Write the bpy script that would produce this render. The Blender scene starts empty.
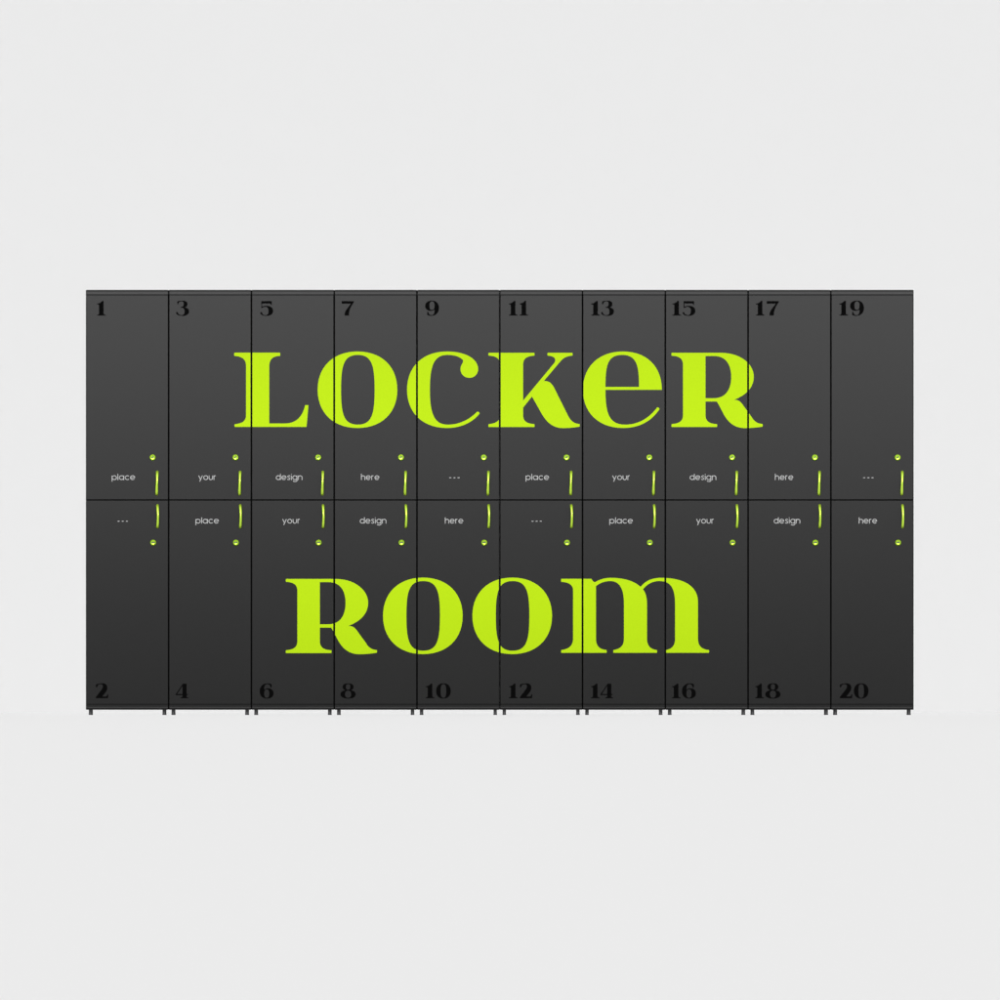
import bpy, bmesh, math
from mathutils import Vector
from mathutils.geometry import tessellate_polygon

SC = bpy.context.scene
COL = SC.collection
S = 0.0045                      # metres per photograph pixel on the plane of the doors
FEET = 715.0                    # photograph row of the floor line
PITCH = 82.78
X0 = 85.85

# ------------------------------------------------------------------ camera
DIST, CZ = 200.0, 0.03
cam = bpy.data.cameras.new('camera')
cam_o = bpy.data.objects.new('camera', cam)
COL.objects.link(cam_o)
cam.sensor_width = 36
cam.lens = 36.0 * DIST / (1000 * S)
cam_o.location = (0, -DIST, CZ)
cam_o.rotation_euler = (math.radians(90), 0, 0)
cam.shift_y = ((FEET - 500) * S - CZ) / (1000 * S)
cam.clip_start, cam.clip_end = 1.0, 400.0
SC.camera = cam_o

# ------------------------------------------------------------------ studio light: soft overhead surround + long strip softbox
AMB, BACK, S_LO, S_HI = 1.965, 0.505, 0.15, 0.34
w = bpy.data.worlds.new('World'); SC.world = w; w.use_nodes = True
nt = w.node_tree; N = nt.nodes; L = nt.links
bg = N['Background']
tc = N.new('ShaderNodeTexCoord'); sep = N.new('ShaderNodeSeparateXYZ')
L.new(tc.outputs['Generated'], sep.inputs[0])
def mr(src, a, b, c, d):
    m = N.new('ShaderNodeMapRange'); m.interpolation_type = 'SMOOTHSTEP'
    m.inputs['From Min'].default_value = a; m.inputs['From Max'].default_value = b
    m.inputs['To Min'].default_value = c; m.inputs['To Max'].default_value = d
    L.new(src, m.inputs['Value']); return m.outputs[0]
def mul(a, b):
    m = N.new('ShaderNodeMath'); m.operation = 'MULTIPLY'
    L.new(a, m.inputs[0])
    if isinstance(b, float): m.inputs[1].default_value = b
    else: L.new(b, m.inputs[1])
    return m.outputs[0]
up = mr(sep.outputs['Z'], S_LO, S_HI, 0.02, 1.0)
down = mr(sep.outputs['Z'], 0.70, 0.95, 1.0, 0.25)
side = mr(sep.outputs['Y'], -0.3, 0.3, 1.0, BACK)
L.new(mul(mul(mul(up, down), side), AMB), bg.inputs['Strength'])
bg.inputs['Color'].default_value = (1, 1, 1, 1)

def area(name, loc, target, sx, sy, power):
    l = bpy.data.lights.new(name, 'AREA'); l.shape = 'RECTANGLE'
    l.size, l.size_y, l.energy = sx, sy, power
    o = bpy.data.objects.new(name, l); COL.objects.link(o)
    o.location = loc
    o.rotation_euler = (Vector(target) - Vector(loc)).to_track_quat('-Z', 'Y').to_euler()
    return o
softbox = area('strip_softbox', (0, -7.5, 3.36), (0, 0, 1.08), 14, 0.36, 185)
softbox.data.spread = math.radians(40)          # honeycomb grid on the strip

vs = SC.view_settings
SC.display_settings.display_device = 'sRGB'
vs.view_transform = 'Standard'; vs.look = 'None'; vs.exposure = 0; vs.gamma = 1
vs.use_curve_mapping = False
SC.cycles.max_bounces = 8

# ------------------------------------------------------------------ materials
def mat(name, col, rough=0.5, metal=0.0, ior=1.5, spec=0.5, noise=0.0, nscale=200.0):
    m = bpy.data.materials.new(name); m.use_nodes = True
    n = m.node_tree.nodes; b = n['Principled BSDF']
    b.inputs['Base Color'].default_value = (*col, 1)
    b.inputs['Roughness'].default_value = rough
    b.inputs['Metallic'].default_value = metal
    b.inputs['IOR'].default_value = ior
    b.inputs['Specular IOR Level'].default_value = spec
    if noise:                                        # fine texture of the finish
        t = n.new('ShaderNodeTexNoise'); t.inputs['Scale'].default_value = nscale
        c = n.new('ShaderNodeTexCoord'); m.node_tree.links.new(c.outputs['Object'], t.inputs['Vector'])
        bm_ = n.new('ShaderNodeBump'); bm_.inputs['Strength'].default_value = noise
        bm_.inputs['Distance'].default_value = 0.001
        m.node_tree.links.new(t.outputs[0], bm_.inputs['Height'])
        m.node_tree.links.new(bm_.outputs[0], b.inputs['Normal'])
    return m
PAINT = mat('graphite_satin_paint', (0.0065, 0.0065, 0.0065), 0.35, spec=0.108)
GAP_SHADE = mat('black_gap_shade', (0.003, 0.003, 0.003), 0.9, spec=0.0)  # painted shade for the seams between and around the doors
LIME = mat('lime_vinyl', (0.234, 0.357, 0.003), 0.6, spec=0.03)
LIMEG = mat('lime_anodised_metal', (0.35, 0.53, 0.015), 0.36, metal=0.6)
_b = LIMEG.node_tree.nodes['Principled BSDF']
_b.inputs['Coat Weight'].default_value = 0.8; _b.inputs['Coat Roughness'].default_value = 0.38
LOCKM = mat('lime_lock_metal', (0.21, 0.35, 0.008), 0.3, metal=0.55)
BLACK = mat('black_vinyl', (0.0018, 0.0018, 0.0018), 0.9, spec=0.0)
WHITE = mat('white_vinyl', (0.245, 0.245, 0.245), 0.6, spec=0.1)
SLOT = mat('dark_green_slot', (0.03, 0.06, 0.0), 0.5)
LEGM = mat('gunmetal_tube', (0.075, 0.075, 0.077), 0.35, metal=0.8)
RUBBER = mat('black_rubber', (0.01, 0.01, 0.01), 0.8, spec=0.2)
PAPER = mat('white_backdrop_paper', (0.80, 0.80, 0.80), 1.0, spec=0.0)

# ------------------------------------------------------------------ helpers
def link(name, me, parent=None):
    o = bpy.data.objects.new(name, me); COL.objects.link(o)
    if parent: o.parent = parent
    return o
def mesh(name, bm, *mats, smooth=False):
    bmesh.ops.recalc_face_normals(bm, faces=bm.faces)
    me = bpy.data.meshes.new(name); bm.to_mesh(me); bm.free()
    for m in mats: me.materials.append(m)
    if smooth:
        me.polygons.foreach_set('use_smooth', [True] * len(me.polygons))
        me.set_sharp_from_angle(angle=math.radians(35))
    return me
def box(bm, x0, x1, y0, y1, z0, z1, bev=0.0, seg=2):
    v = [bm.verts.new(p) for p in ((x0,y0,z0),(x1,y0,z0),(x1,y1,z0),(x0,y1,z0),(x0,y0,z1),(x1,y0,z1),(x1,y1,z1),(x0,y1,z1))]
    fs = [bm.faces.new([v[i] for i in f]) for f in ((0,1,5,4),(1,2,6,5),(2,3,7,6),(3,0,4,7),(4,5,6,7),(3,2,1,0))]
    if bev:
        es = {e for f in fs for e in f.edges}
        bmesh.ops.bevel(bm, geom=list(es), offset=bev, segments=seg, profile=0.5, affect='EDGES')
def zz(py): return (FEET - py) * S
def profile_x(bm, pts, x0, x1):
    """closed (y,z) outline swept along x"""
    a = [bm.verts.new((x0, y, z)) for y, z in pts]; b = [bm.verts.new((x1, y, z)) for y, z in pts]
    n = len(pts)
    bm.faces.new(a); bm.faces.new(b[::-1])
    for i in range(n): bm.faces.new((a[i], a[(i+1)%n], b[(i+1)%n], b[i]))
def lathe_y(bm, prof, cx, cz, n=32):
    """(r,y) profile turned about an axis along y"""
    rings = []
    for r, y in prof:
        rings.append([bm.verts.new((cx + r*math.cos(2*math.pi*k/n), y, cz + r*math.sin(2*math.pi*k/n))) for k in range(n)])
    for a, b in zip(rings, rings[1:]):
        for k in range(n): bm.faces.new((a[k], a[(k+1)%n], b[(k+1)%n], b[k]))
    bm.faces.new(rings[0]); bm.faces.new(rings[-1][::-1])

def parse(path, steps=14):
    for c in 'MLC': path = path.replace(c, ' ' + c + ' ')
    t = path.split(); i = 0; pts = []
    while i < len(t):
        c = t[i]; i += 1
        if c in 'ML':
            pts.append((float(t[i]), float(t[i+1]))); i += 2
        elif c == 'C':
            p0 = pts[-1]; q = [float(v) for v in t[i:i+6]]; i += 6
            for k in range(1, steps+1):
                u = k/steps; a, b, c2, d = (1-u)**3, 3*u*(1-u)**2, 3*u*u*(1-u), u**3
                pts.append((a*p0[0]+b*q[0]+c2*q[2]+d*q[4], a*p0[1]+b*q[1]+c2*q[3]+d*q[5]))
    out = []
    for p in pts:
        if not out or (abs(p[0]-out[-1][0]) + abs(p[1]-out[-1][1])) > 1e-4: out.append(p)
    if abs(out[0][0]-out[-1][0]) + abs(out[0][1]-out[-1][1]) < 1e-4: out.pop()
    return out
def add_glyph(bm, loops, ox, oy, s, s2=None):
    """loops in glyph units -> faces in photograph pixels (x, 0, y)"""
    s2 = s2 or s
    L3 = [[Vector((ox + x/s, oy + y/s2, 0)) for x, y in lp] for lp in loops]
    flat = [v for lp in L3 for v in lp]
    vs_ = [bm.verts.new((v.x, 0, v.y)) for v in flat]
    for tri in tessellate_polygon(L3):
        try: bm.faces.new([vs_[i] for i in tri])
        except ValueError: pass

# ------------------------------------------------------------------ display letters
G_L = (['M50 85 L554 85 C560 98 560 110 554 122 C480 122 436 155 436 240 L436 872 L610 872 C740 872 808 790 835 668 L872 668 L850 910 L54 910 C48 900 48 888 54 880 C130 872 178 850 178 780 L178 235 C178 160 140 127 50 122 C44 110 44 96 50 85'], 11.111)
G_O = (['M85 497 C85 238 262 72 528 72 C794 72 970 238 970 497 C970 756 794 922 528 922 C262 922 85 756 85 497',
        'M345 497 C345 230 372 110 531 110 C690 110 718 230 718 497 C718 764 690 885 531 885 C372 885 345 764 345 497'], 11.111)
G_C = (['M880 768 C800 862 680 922 520 922 C255 922 78 756 78 497 C78 238 255 72 520 72 C740 72 868 160 868 268 C868 325 825 365 770 365 C715 365 672 322 672 268 C672 215 706 205 700 168 C660 125 600 110 525 110 C378 110 332 230 332 497 C332 764 380 885 530 885 C660 885 768 830 850 748 C858 738 870 738 878 748 C884 756 886 762 880 768'], 11.111)
G_K = (['M37 78 L493 78 C497 88 497 96 493 106 C415 112 381 135 381 200 L381 556 L692 180 C716 145 702 112 627 106 C623 96 623 88 627 78 L873 78 C877 88 877 96 873 106 C806 112 776 135 742 178 L588 360 C650 360 668 385 695 435 L832 710 C860 765 900 788 945 790 C949 800 949 808 944 817 C900 823 850 831 778 831 C665 831 603 752 562 678 L470 515 L381 626 L381 700 C381 760 415 786 493 791 C497 800 497 810 493 820 L37 820 C33 810 33 800 37 791 C105 786 151 762 151 700 L151 200 C151 135 112 110 37 106 C33 96 33 88 37 78'], 10.0)
G_E = (['M932 498 C932 238 762 72 500 72 C232 72 55 238 55 497 C55 756 232 922 500 922 C700 922 826 832 906 712 C904 700 892 692 878 694 C800 802 680 885 525 885 C345 885 305 762 305 498 L932 498',
        'M305 466 C305 230 325 110 490 110 C655 110 678 230 678 466 L305 466'], 11.111)
G_R = (['M67 78 L560 78 C760 78 888 195 888 315 C888 440 790 510 690 548 C745 548 762 575 788 612 L868 722 C890 765 930 788 974 789 C979 800 979 808 973 817 C925 824 860 831 800 831 C690 831 630 768 588 695 C560 640 540 600 518 565 L405 565 L405 700 C405 760 440 788 519 791 C523 800 523 810 519 820 L67 820 C63 810 63 800 67 791 C145 785 180 760 180 700 L180 200 C180 140 150 112 67 107 C63 97 63 88 67 78',
        'M405 110 L490 110 C620 110 662 210 662 320 C662 432 615 532 490 532 L405 532'], 10.0)
G_M = (['M80 110 L455 110 C468 132 480 152 500 152 C560 118 620 98 700 98 C840 98 985 130 1070 212 C1130 135 1210 98 1330 98 C1600 98 1787 195 1787 400 L1787 860 C1787 945 1832 993 1922 1000 C1928 1012 1928 1024 1922 1035 L1387 1035 C1382 1024 1382 1012 1387 1000 C1460 988 1501 945 1501 860 L1501 420 C1501 230 1445 138 1310 138 C1225 138 1155 170 1100 242 C1136 290 1150 345 1150 430 L1150 860 C1150 945 1192 993 1273 1000 C1278 1012 1278 1024 1273 1035 L732 1035 C727 1024 727 1012 732 1000 C815 988 862 945 862 860 L862 420 C862 230 805 138 690 138 C622 138 560 162 512 202 L512 860 C512 945 552 993 643 1000 C648 1012 648 1024 643 1035 L80 1035 C75 1024 75 1012 80 1000 C172 990 226 945 226 860 L226 255 C226 185 172 152 80 148 C75 136 75 122 80 110'], 12.5)
def at0(g, left, top, gl, gt):       # origin so that glyph unit (gl,gt) falls on pixel (left,top)
    return (g, left - gl/g[1], top - gt/g[1])
WORDS = {0: [(G_L, 230, 345), (G_O, 310, 345), (G_C, 400, 345), (G_K, 485, 345), (G_E, 578, 345), (G_R, 665, 345)],
         1: [at0(G_R, 285.85, 578.9, 65, 78), at0(G_O, 383.0, 577.6, 85, 72), at0(G_O, 472.4, 577.6, 85, 72), (G_M, 555, 570)]}
def letter_bm(letter, xa, xb):
    bm = bmesh.new()
    g, ox, oy = letter
    add_glyph(bm, [parse(p) for p in g[0]], ox, oy, g[1])
    for co, no in (((xa,0,0), (-1,0,0)), ((xb,0,0), (1,0,0))):
        bmesh.ops.bisect_plane(bm, geom=bm.verts[:] + bm.edges[:] + bm.faces[:], plane_co=co, plane_no=no, clear_outer=True)
    bm.verts.index_update()
    return bm

# ------------------------------------------------------------------ numerals (tenths of a pixel, baseline 146)
D = {
 '0': ['M0 73 C0 26 28 -3 73 -3 C118 -3 146 26 146 73 C146 121 118 150 73 150 C28 150 0 121 0 73', 'M45 73 C45 24 52 5 73 5 C94 5 101 24 101 73 C101 123 94 142 73 142 C52 142 45 123 45 73'],
 '1': ['M52 0 L66 0 L66 120 C66 134 74 138 88 139 L88 146 L0 146 L0 139 C13 138 20 134 20 120 L20 42 C16 36 8 34 0 34 L0 27 C22 26 40 14 52 0'],
 '2': ['M1 38 L0 10 C20 1 42 -3 66 -3 C98 -3 114 14 114 40 C114 64 104 78 90 96 L64 129 L98 129 C108 129 112 120 113 108 L124 108 L121 146 L0 146 L0 134 L48 72 C62 54 70 42 70 26 C70 12 62 6 46 6 C28 6 14 16 12 38'],
 '3': ['M12 34 L10 8 C28 -1 48 -3 66 -3 C98 -3 114 10 114 32 C114 50 104 61 86 65 C114 69 130 82 130 104 C130 134 104 150 64 150 C36 150 10 142 2 126 C-3 114 8 106 17 114 C22 134 38 142 54 142 C78 142 84 128 84 106 C84 84 76 71 58 69 L46 69 L46 60 L54 60 C70 58 76 46 76 30 C76 12 70 5 54 5 C38 5 24 12 22 34'],
 '4': ['M72 1 L109 1 L109 104 L121 104 L121 115 L109 115 L109 124 C109 136 116 138 129 139 L129 146 L47 146 L47 139 C62 138 68 134 68 124 L68 115 L0 115 L0 106', 'M68 24 L14 104 L68 104'],
 '5': ['M10 2 L115 2 L115 42 L108 42 C106 30 101 26 88 26 L18 26 L18 60 C28 52 42 49 60 49 C102 49 128 68 128 99 C128 132 100 150 60 150 C34 150 10 142 2 128 C-4 116 6 106 16 114 C20 134 38 142 54 142 C74 142 82 126 82 100 C82 74 72 60 50 60 C36 60 26 64 20 71 L10 71'],
 '6': ['M118 40 L108 40 C104 16 92 5 76 5 C54 5 45 24 45 60 C56 52 68 47 84 47 C116 47 139 66 139 98 C139 132 110 150 70 150 C26 150 0 120 0 74 C0 28 34 -3 78 -3 C96 -3 110 2 120 8', 'M70 57 C52 57 45 72 45 98 C45 128 52 142 70 142 C88 142 95 128 95 98 C95 72 88 57 70 57'],
 '7': ['M0 2 L122 2 L122 11 C104 38 72 84 72 132 L72 146 L28 146 L28 132 C30 100 66 62 90 28 L0 28'],
 '8': ['M76 -3 C112 -3 131 10 131 33 C131 51 119 61 101 66 C132 71 152 84 152 108 C152 134 122 150 76 150 C30 150 0 134 0 108 C0 84 20 71 51 66 C33 61 21 51 21 33 C21 10 40 -3 76 -3',
       'M76 5 C59 5 55 14 55 32 C55 51 60 61 76 61 C92 61 97 51 97 32 C97 14 93 5 76 5', 'M76 71 C54 71 46 84 46 106 C46 130 56 142 76 142 C96 142 106 130 106 106 C106 84 98 71 76 71'],
}
NUMS = {1:[97.0],3:[176.1],5:[260.3],7:[341.8],9:[424.9],11:[508.8,519.5],13:[591.2,601.0],15:[672.3,682.6],17:[755.8,766.7],19:[839.3,849.9],
        2:[95.9],4:[175.7],6:[259.7],8:[340.5],10:[425.7,436.1],12:[508.9,519.9],14:[590.9,600.4],16:[671.8,682.0],18:[755.2,765.3],20:[839.9,853.9]}
def number_bm(n):
    bm = bmesh.new(); top = (315.5 if n % 2 else 698.2) - 14.6
    for ch, x in zip(str(n), NUMS[n]):
        if ch == '9':
            loops = [[(141 - a, 147 - b) for a, b in parse(p)] for p in D['6']]
        else:
            loops = [parse(p) for p in D[ch]]
        add_glyph(bm, loops, x, top, 10.0)
    return bm

# ------------------------------------------------------------------ small captions: geometric sans drawn as strokes (x-height 5)
def arc(cx, cy, r, a0, a1, n=18, ry=None):
    ry = ry or r
    return [(cx + r*math.cos(math.radians(a0 + (a1-a0)*k/n)), cy - ry*math.sin(math.radians(a0 + (a1-a0)*k/n))) for k in range(n+1)]
R_ = 2.1
ring = lambda cx: arc(cx, -2.5, R_, 0, 360, 28)
CH = {'p': ([ring(2.1), [(0,-4.7),(0,2.2)]], 4.2), 'l': ([[(0,-7.0),(0,0)]], 0.0),
      'a': ([ring(2.1), [(4.2,-4.8),(4.2,0)]], 4.2), 'c': ([arc(2.1,-2.5,R_,45,315)], 3.7),
      'e': ([arc(2.1,-2.5,R_,0,318), [(0.1,-2.5),(4.2,-2.5)]], 4.2), 'o': ([ring(2.1)], 4.2),
      'y': ([[(0,-4.8),(1.9,-0.5)], [(3.8,-4.8),(1.0,2.2)]], 3.8),
      'u': ([[(0,-4.8),(0,-2.0)] + arc(1.8,-2.1,1.8,180,360,14)[1:] + [(3.6,-4.8)]], 3.6),
      'r': ([[(0,0),(0,-4.8)], arc(1.6,-3.0,1.6,170,80,8)], 1.9), 'd': ([ring(2.1), [(4.2,-7.0),(4.2,0)]], 4.2),
      's': ([[(2.5,-4.1),(1.9,-4.6),(1.2,-4.65),(0.5,-4.3),(0.35,-3.6),(0.8,-2.9),(1.9,-2.3),(2.4,-1.5),(2.1,-0.7),(1.3,-0.35),(0.5,-0.5),(0.0,-1.0)]], 2.5),
      'i': ([[(0,-4.8),(0,0)], [(0,-6.9),(0,-6.2)]], 0.0),
      'g': ([ring(2.1), [(4.2,-4.8),(4.2,0.2)] + arc(2.2,0.2,2.0,0,-155,12,1.9)[1:]], 4.2),
      'n': ([[(0,0),(0,-4.8)], [(0,-2.6)] + arc(1.8,-2.75,1.8,180,0,14)[1:] + [(3.6,0)]], 3.6),
      'h': ([[(0,0),(0,-7.0)], [(0,-2.6)] + arc(1.8,-2.75,1.8,180,0,14)[1:] + [(3.6,0)]], 3.6),
      '-': ([[(0,-2.45),(1.9,-2.45)]], 1.9)}
SPAN = {'place': 23.4, 'your': 17.7, 'design': 26.5, 'here': 18.3, '---': 10.9}
def caption_bm(word, cx, base, wd=0.66):
    gap = 2.1 if word == '---' else 1.35 + 0.0
    tot = sum(CH[c][1] for c in word) + gap*(len(word)-1)
    fx = (SPAN[word] - wd) / tot
    bm = bmesh.new(); pen = cx - (SPAN[word] - wd)/2; k = 0
    for c in word:
        for st in CH[c][0]:
            pts = [Vector((pen + x*fx, base + y*(0.93 if y > -5.2 else 0.88) - (0.0 if y < 0.9 else (y-0.9)*0.35))) for x, y in st]
            closed = (pts[0]-pts[-1]).length < 0.05
            if closed: pts = pts[:-1]
            n = len(pts); lo, hi = [], []
            for i, p in enumerate(pts):
                a = pts[i-1] if (i or closed) else p
                b = pts[(i+1) % n] if (i < n-1 or closed) else p
                t = (b - a).normalized(); nn = Vector((-t.y, t.x)) * wd/2
                lo.append(p - nn); hi.append(p + nn)
            y0, y1 = 0.0, -(0.0005 + 0.0001*(k % 7)); k += 1     # each stroke a hair thicker than the last so no faces coincide
            V = [[bm.verts.new((q.x, y, q.y)) for q in side_] for side_, y in ((lo,y1),(hi,y1),(hi,y0),(lo,y0))]
            rng = range(n if closed else n-1)
            for i in rng:
                j = (i+1) % n
                for s in range(3): bm.faces.new((V[s][i], V[s][j], V[s+1][j], V[s+1][i]))
            if not closed:
                bm.faces.new([V[s][0] for s in range(4)]); bm.faces.new([V[s][-1] for s in (3,2,1,0)])
        pen += (CH[c][1] + gap) * fx
    return bm
UPC = {'place':37.6,'your':38.6,'design':37.7,'here':36.0,'---':37.5}
LOC = {'place':38.6,'your':39.8,'design':38.9,'here':37.1,'---':36.9}
SEQ = ['place','your','design','here','---']

def to_local(bm, cxpx, thick=None):
    """pixel plane (x, y_metres, row) -> metres in the cabinet's own frame; optional vinyl thickness"""
    if thick:
        r = bmesh.ops.extrude_face_region(bm, geom=bm.faces[:])
        for v in r['geom']:
            if isinstance(v, bmesh.types.BMVert): v.co.y -= thick
    for v in bm.verts:
        v.co = Vector(((v.co.x - cxpx)*S, v.co.y, zz(v.co.z)))
    return bm

# ------------------------------------------------------------------ the backdrop: plain pale floor and a far wall of the same finish
pts = [(-240, 0.0), (-60, 0.0), (115, 0.0), (115, 150.0)]
bm = bmesh.new(); rows = []
for y, z in pts: rows.append([bm.verts.new((x, y, z)) for x in (-250, 0, 250)])
for a, b in zip(rows, rows[1:]):
    for k in range(2): bm.faces.new((a[k], a[k+1], b[k+1], b[k]))
me = mesh('backdrop', bm, PAPER)
bd = link('backdrop', me); bd['kind'] = 'structure'

# ------------------------------------------------------------------ shared meshes of one cabinet (frame centred on the cabinet, z = 0 at the floor)
DEPTH = 0.48
HW = 81.40/2*S                    # half width of the fronts
BW = PITCH/2*S - 0.00003         # half width of the carcass
bm = bmesh.new(); box(bm, -BW, BW, 0.022, DEPTH, zz(709.6), zz(290.15)); ME_BODY = mesh('body', bm, PAINT, GAP_SHADE)
for p in ME_BODY.polygons:                       # front face black: shade of the door gaps put into its colour
    if p.normal.y < -0.5: p.material_index = 1
bm = bmesh.new()
profile_x(bm, [(DEPTH+0.002, zz(289.85)), (-0.0005, zz(289.85)), (-0.0002, zz(292.3)), (-0.0004, zz(293.7)), (-0.0001, zz(295.15)), (0.020, zz(295.15)), (0.020, zz(290.8)), (DEPTH+0.002, zz(290.8))], -HW, HW)
ME_TOP = mesh('top_panel', bm, PAINT)
bm = bmesh.new()
profile_x(bm, [(0.020, zz(704.35)), (0.0002, zz(704.35)), (0.0006, zz(705.2)), (0.0006, zz(705.9)), (0.0010, zz(706.9)), (0.0006, zz(707.8)), (0.0016, zz(709.8)), (0.020, zz(709.8))], -HW, HW)
ME_PLINTH = mesh('plinth', bm, PAINT)
ME_DOOR = []
for y0, y1 in ((295.35, 499.45), (500.5, 704.0)):
    bm = bmesh.new(); box(bm, -HW, HW, 0.0, 0.0185, zz(y1), zz(y0), 0.0009); ME_DOOR.append(mesh('door', bm, PAINT))

def leg_mesh():
    bm = bmesh.new(); n = 28; r = 1.8*S; z1 = zz(709.3)
    prof = [(r*0.85, 0.0), (r*1.0, 0.0008), (r*1.0, 0.0045), (r*0.93, 0.0050), (r*0.93, z1-0.002), (r*1.35, z1-0.0015), (r*1.35, z1)]
    rings = [[bm.verts.new((q*math.cos(2*math.pi*k/n), q*math.sin(2*math.pi*k/n), z)) for k in range(n)] for q, z in prof]
    for a, b in zip(rings, rings[1:]):
        for k in range(n): bm.faces.new((a[k], a[(k+1)%n], b[(k+1)%n], b[k]))
    bm.faces.new(rings[0][::-1]); bm.faces.new(rings[-1])
    return mesh('leg', bm, LEGM, smooth=True)
ME_LEG = leg_mesh()

def handle_mesh(row):
    """bow pull: a tapered oval bar that leaves the door, arches out and comes back"""
    bm = bmesh.new(); n, m = 20, 40
    ya, yb = (471.8, 494.4) if row == 0 else (505.3, 527.3)
    rings = []
    for i in range(m+1):
        t = i/m; u = math.sin(math.pi*t)
        out = 0.030*(u**0.45)
        py = ya + (yb-ya)*t
        if row == 0: px = 71.15 + 0.28*math.cos(math.pi*t); wx = 1.42 - 0.28*math.sin(math.pi*min(1, t*1.15))
        else:        px = 71.60 + 0.55*u;                         wx = 1.36 - 0.20*u
        c = Vector(((px-41.39)*S, -out, zz(py)))
        t2 = min(1, t+0.01); t1 = max(0, t-0.01)
        o2, o1 = 0.030*(math.sin(math.pi*t2)**0.45), 0.030*(math.sin(math.pi*t1)**0.45)
        tan = Vector((0, -(o2-o1), -(yb-ya)*S*(t2-t1))).normalized()
        nor = Vector((1,0,0)).cross(tan).normalized()
        rings.append([bm.verts.new(c + Vector((1,0,0))*(wx*S*math.cos(2*math.pi*k/n)) + nor*(0.0055*math.sin(2*math.pi*k/n))) for k in range(n)])
    for a, b in zip(rings, rings[1:]):
        for k in range(n): bm.faces.new((a[k], a[(k+1)%n], b[(k+1)%n], b[k]))
    bm.faces.new(rings[0]); bm.faces.new(rings[-1][::-1])
    return mesh('handle', bm, LIMEG, smooth=True)
def lock_mesh(row):
    """cam lock: domed collar round a sunken key plug with its slot"""
    px, py = (66.8, 457.4) if row == 0 else (67.3, 542.6)
    cx, cz = (px-41.39)*S, zz(py); r = 3.05*S
    bm = bmesh.new()
    lathe_y(bm, [(r, 0.0005), (r, -0.004), (r*0.93, -0.0075), (r*0.78, -0.0095), (r*0.66, -0.0095), (r*0.58, -0.0075), (r*0.20, -0.0068)], cx, cz)
    for f in bm.faces: f.smooth = True
    tmp = bmesh.new(); hw, hh = (r*0.22, r*0.42) if row == 0 else (r*0.22, r*0.54)
    box(tmp, -hh, hh, -0.0079, -0.0060, -hw, hw)
    ang = math.radians(35 if row == 0 else 5)
    for v in tmp.verts:
        x, z = v.co.x, v.co.z
        v.co.x, v.co.z = cx + x*math.cos(ang) - z*math.sin(ang), cz + x*math.sin(ang) + z*math.cos(ang)
    nb = len(bm.faces); mt = bpy.data.meshes.new('t'); tmp.to_mesh(mt); tmp.free(); bm.from_mesh(mt); bpy.data.meshes.remove(mt)
    bm.faces.ensure_lookup_table()
    for f in bm.faces[nb:]: f.material_index = 1
    return mesh('lock', bm, LOCKM, SLOT, smooth=True)
ME_HANDLE = [handle_mesh(0), handle_mesh(1)]
ME_LOCK = [lock_mesh(0), lock_mesh(1)]

# ------------------------------------------------------------------ one cabinet, then nine copies; lettering, numbers and captions differ door by door
proto = bpy.data.objects.new('locker_cabinet', None); COL.objects.link(proto)
proto.empty_display_size = 0.1
link('body', ME_BODY, proto); link('top_panel', ME_TOP, proto); link('plinth', ME_PLINTH, proto)
for sx in (-1, 1):
    for y in (0.03, DEPTH - 0.10):
        lg = link('leg', ME_LEG, proto); lg.location = (sx*36.85*S, y, 0)
for r in (0, 1):
    d = link('door', ME_DOOR[r], proto)
    link('handle', ME_HANDLE[r], d); link('lock', ME_LOCK[r], d)

def copy_tree(o, parent=None):
    c = o.copy(); COL.objects.link(c); c.parent = parent
    for ch in [x for x in COL.objects if x.parent == o and x is not c]: copy_tree(ch, c)
    return c
cabinets = [proto] + [copy_tree(proto) for _ in range(9)]

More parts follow.
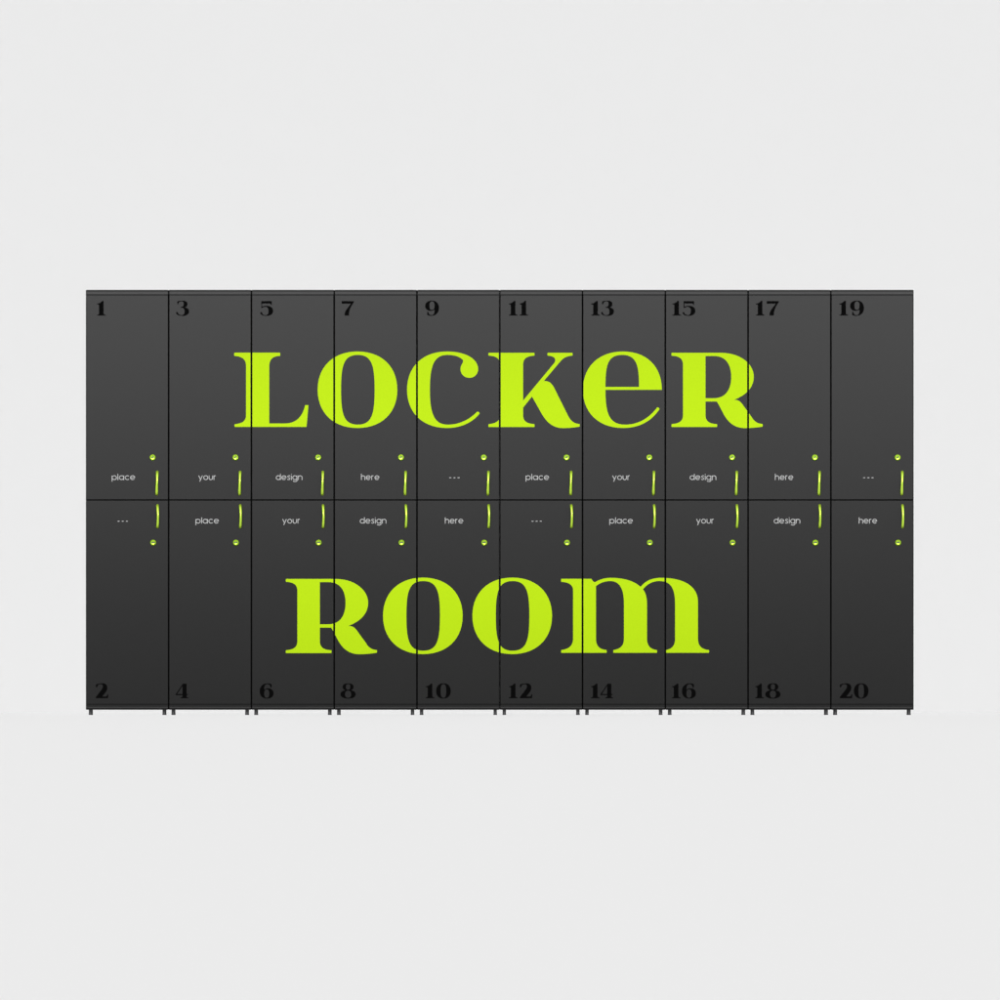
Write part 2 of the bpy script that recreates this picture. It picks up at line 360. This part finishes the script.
LABELS = ['leftmost dark grey locker cabinet, plain doors without lime letters, numbered 1 and 2',
          'dark grey locker cabinet with only the tip of the lime L, numbered 3 and 4',
          'dark grey locker cabinet with the foot of L above the stem of an R',
          'dark grey locker cabinet with right half of first O above the bowl of the R',
          'dark grey locker cabinet with the open C above the first O of ROOM',
          'dark grey locker cabinet with the lime K above the second O of ROOM',
          'dark grey locker cabinet with the lime e above the left stems of the m',
          'dark grey locker cabinet with the R of LOCKER above the last stem of the m',
          'dark grey locker cabinet with only the right tip of the lime R, numbered 17',
          'rightmost dark grey locker cabinet, plain doors without lime letters, numbered 19 and 20']
for k, cab in enumerate(cabinets):
    cpx = X0 + PITCH*(k + 0.5)
    cab.location = ((cpx - 500)*S, 0, 0)
    up_n, lo_n = 2*k+1, 2*k+2
    cab['category'] = 'locker'
    cab['group'] = 'locker cabinets standing side by side'
    cab['label'] = LABELS[k]
    doors = sorted([o for o in COL.objects if o.parent == cab and o.name.startswith('door')], key=lambda o: -sum(v.co.z for v in o.data.vertices))
    for r, d in enumerate(doors):
        n = (up_n, lo_n)[r]; word = SEQ[k % 5] if r == 0 else SEQ[(k-1) % 5]
        d['label'] = '%s door numbered %d' % (('upper','lower')[r], n)
        xa = X0 + PITCH*k + 0.74 + 0.22; xb = X0 + PITCH*(k+1) - 0.74 - 0.22
        for letter in WORDS[r]:                      # the part of each big letter that lies on this door
            bm = letter_bm(letter, xa, xb)
            bm.verts.ensure_lookup_table(); seen = set(); islands = []
            for v0 in bm.verts:                       # a letter crossed by a door edge can leave two separate pieces
                if v0.index in seen or not v0.link_faces: continue
                stack, isl = [v0], set()
                while stack:
                    v = stack.pop()
                    if v.index in isl: continue
                    isl.add(v.index); stack += [e.other_vert(v) for e in v.link_edges]
                seen |= isl; islands.append(isl)
            for isl in islands:
                b2 = bm.copy(); b2.verts.ensure_lookup_table()
                bmesh.ops.delete(b2, geom=[v for v in b2.verts if v.index not in isl], context='VERTS')
                link('letter', mesh('letter', to_local(b2, cpx, 0.0004), LIME), d)
            bm.free()
        link('number', mesh('number', to_local(number_bm(n), cpx, 0.0004), BLACK), d)
        off = (UPC if r == 0 else LOC)[word]
        cb = caption_bm(word, X0 + PITCH*k + off, 480.0 if r == 0 else 523.5)
        link('caption', mesh('caption', to_local(cb, cpx), WHITE), d)
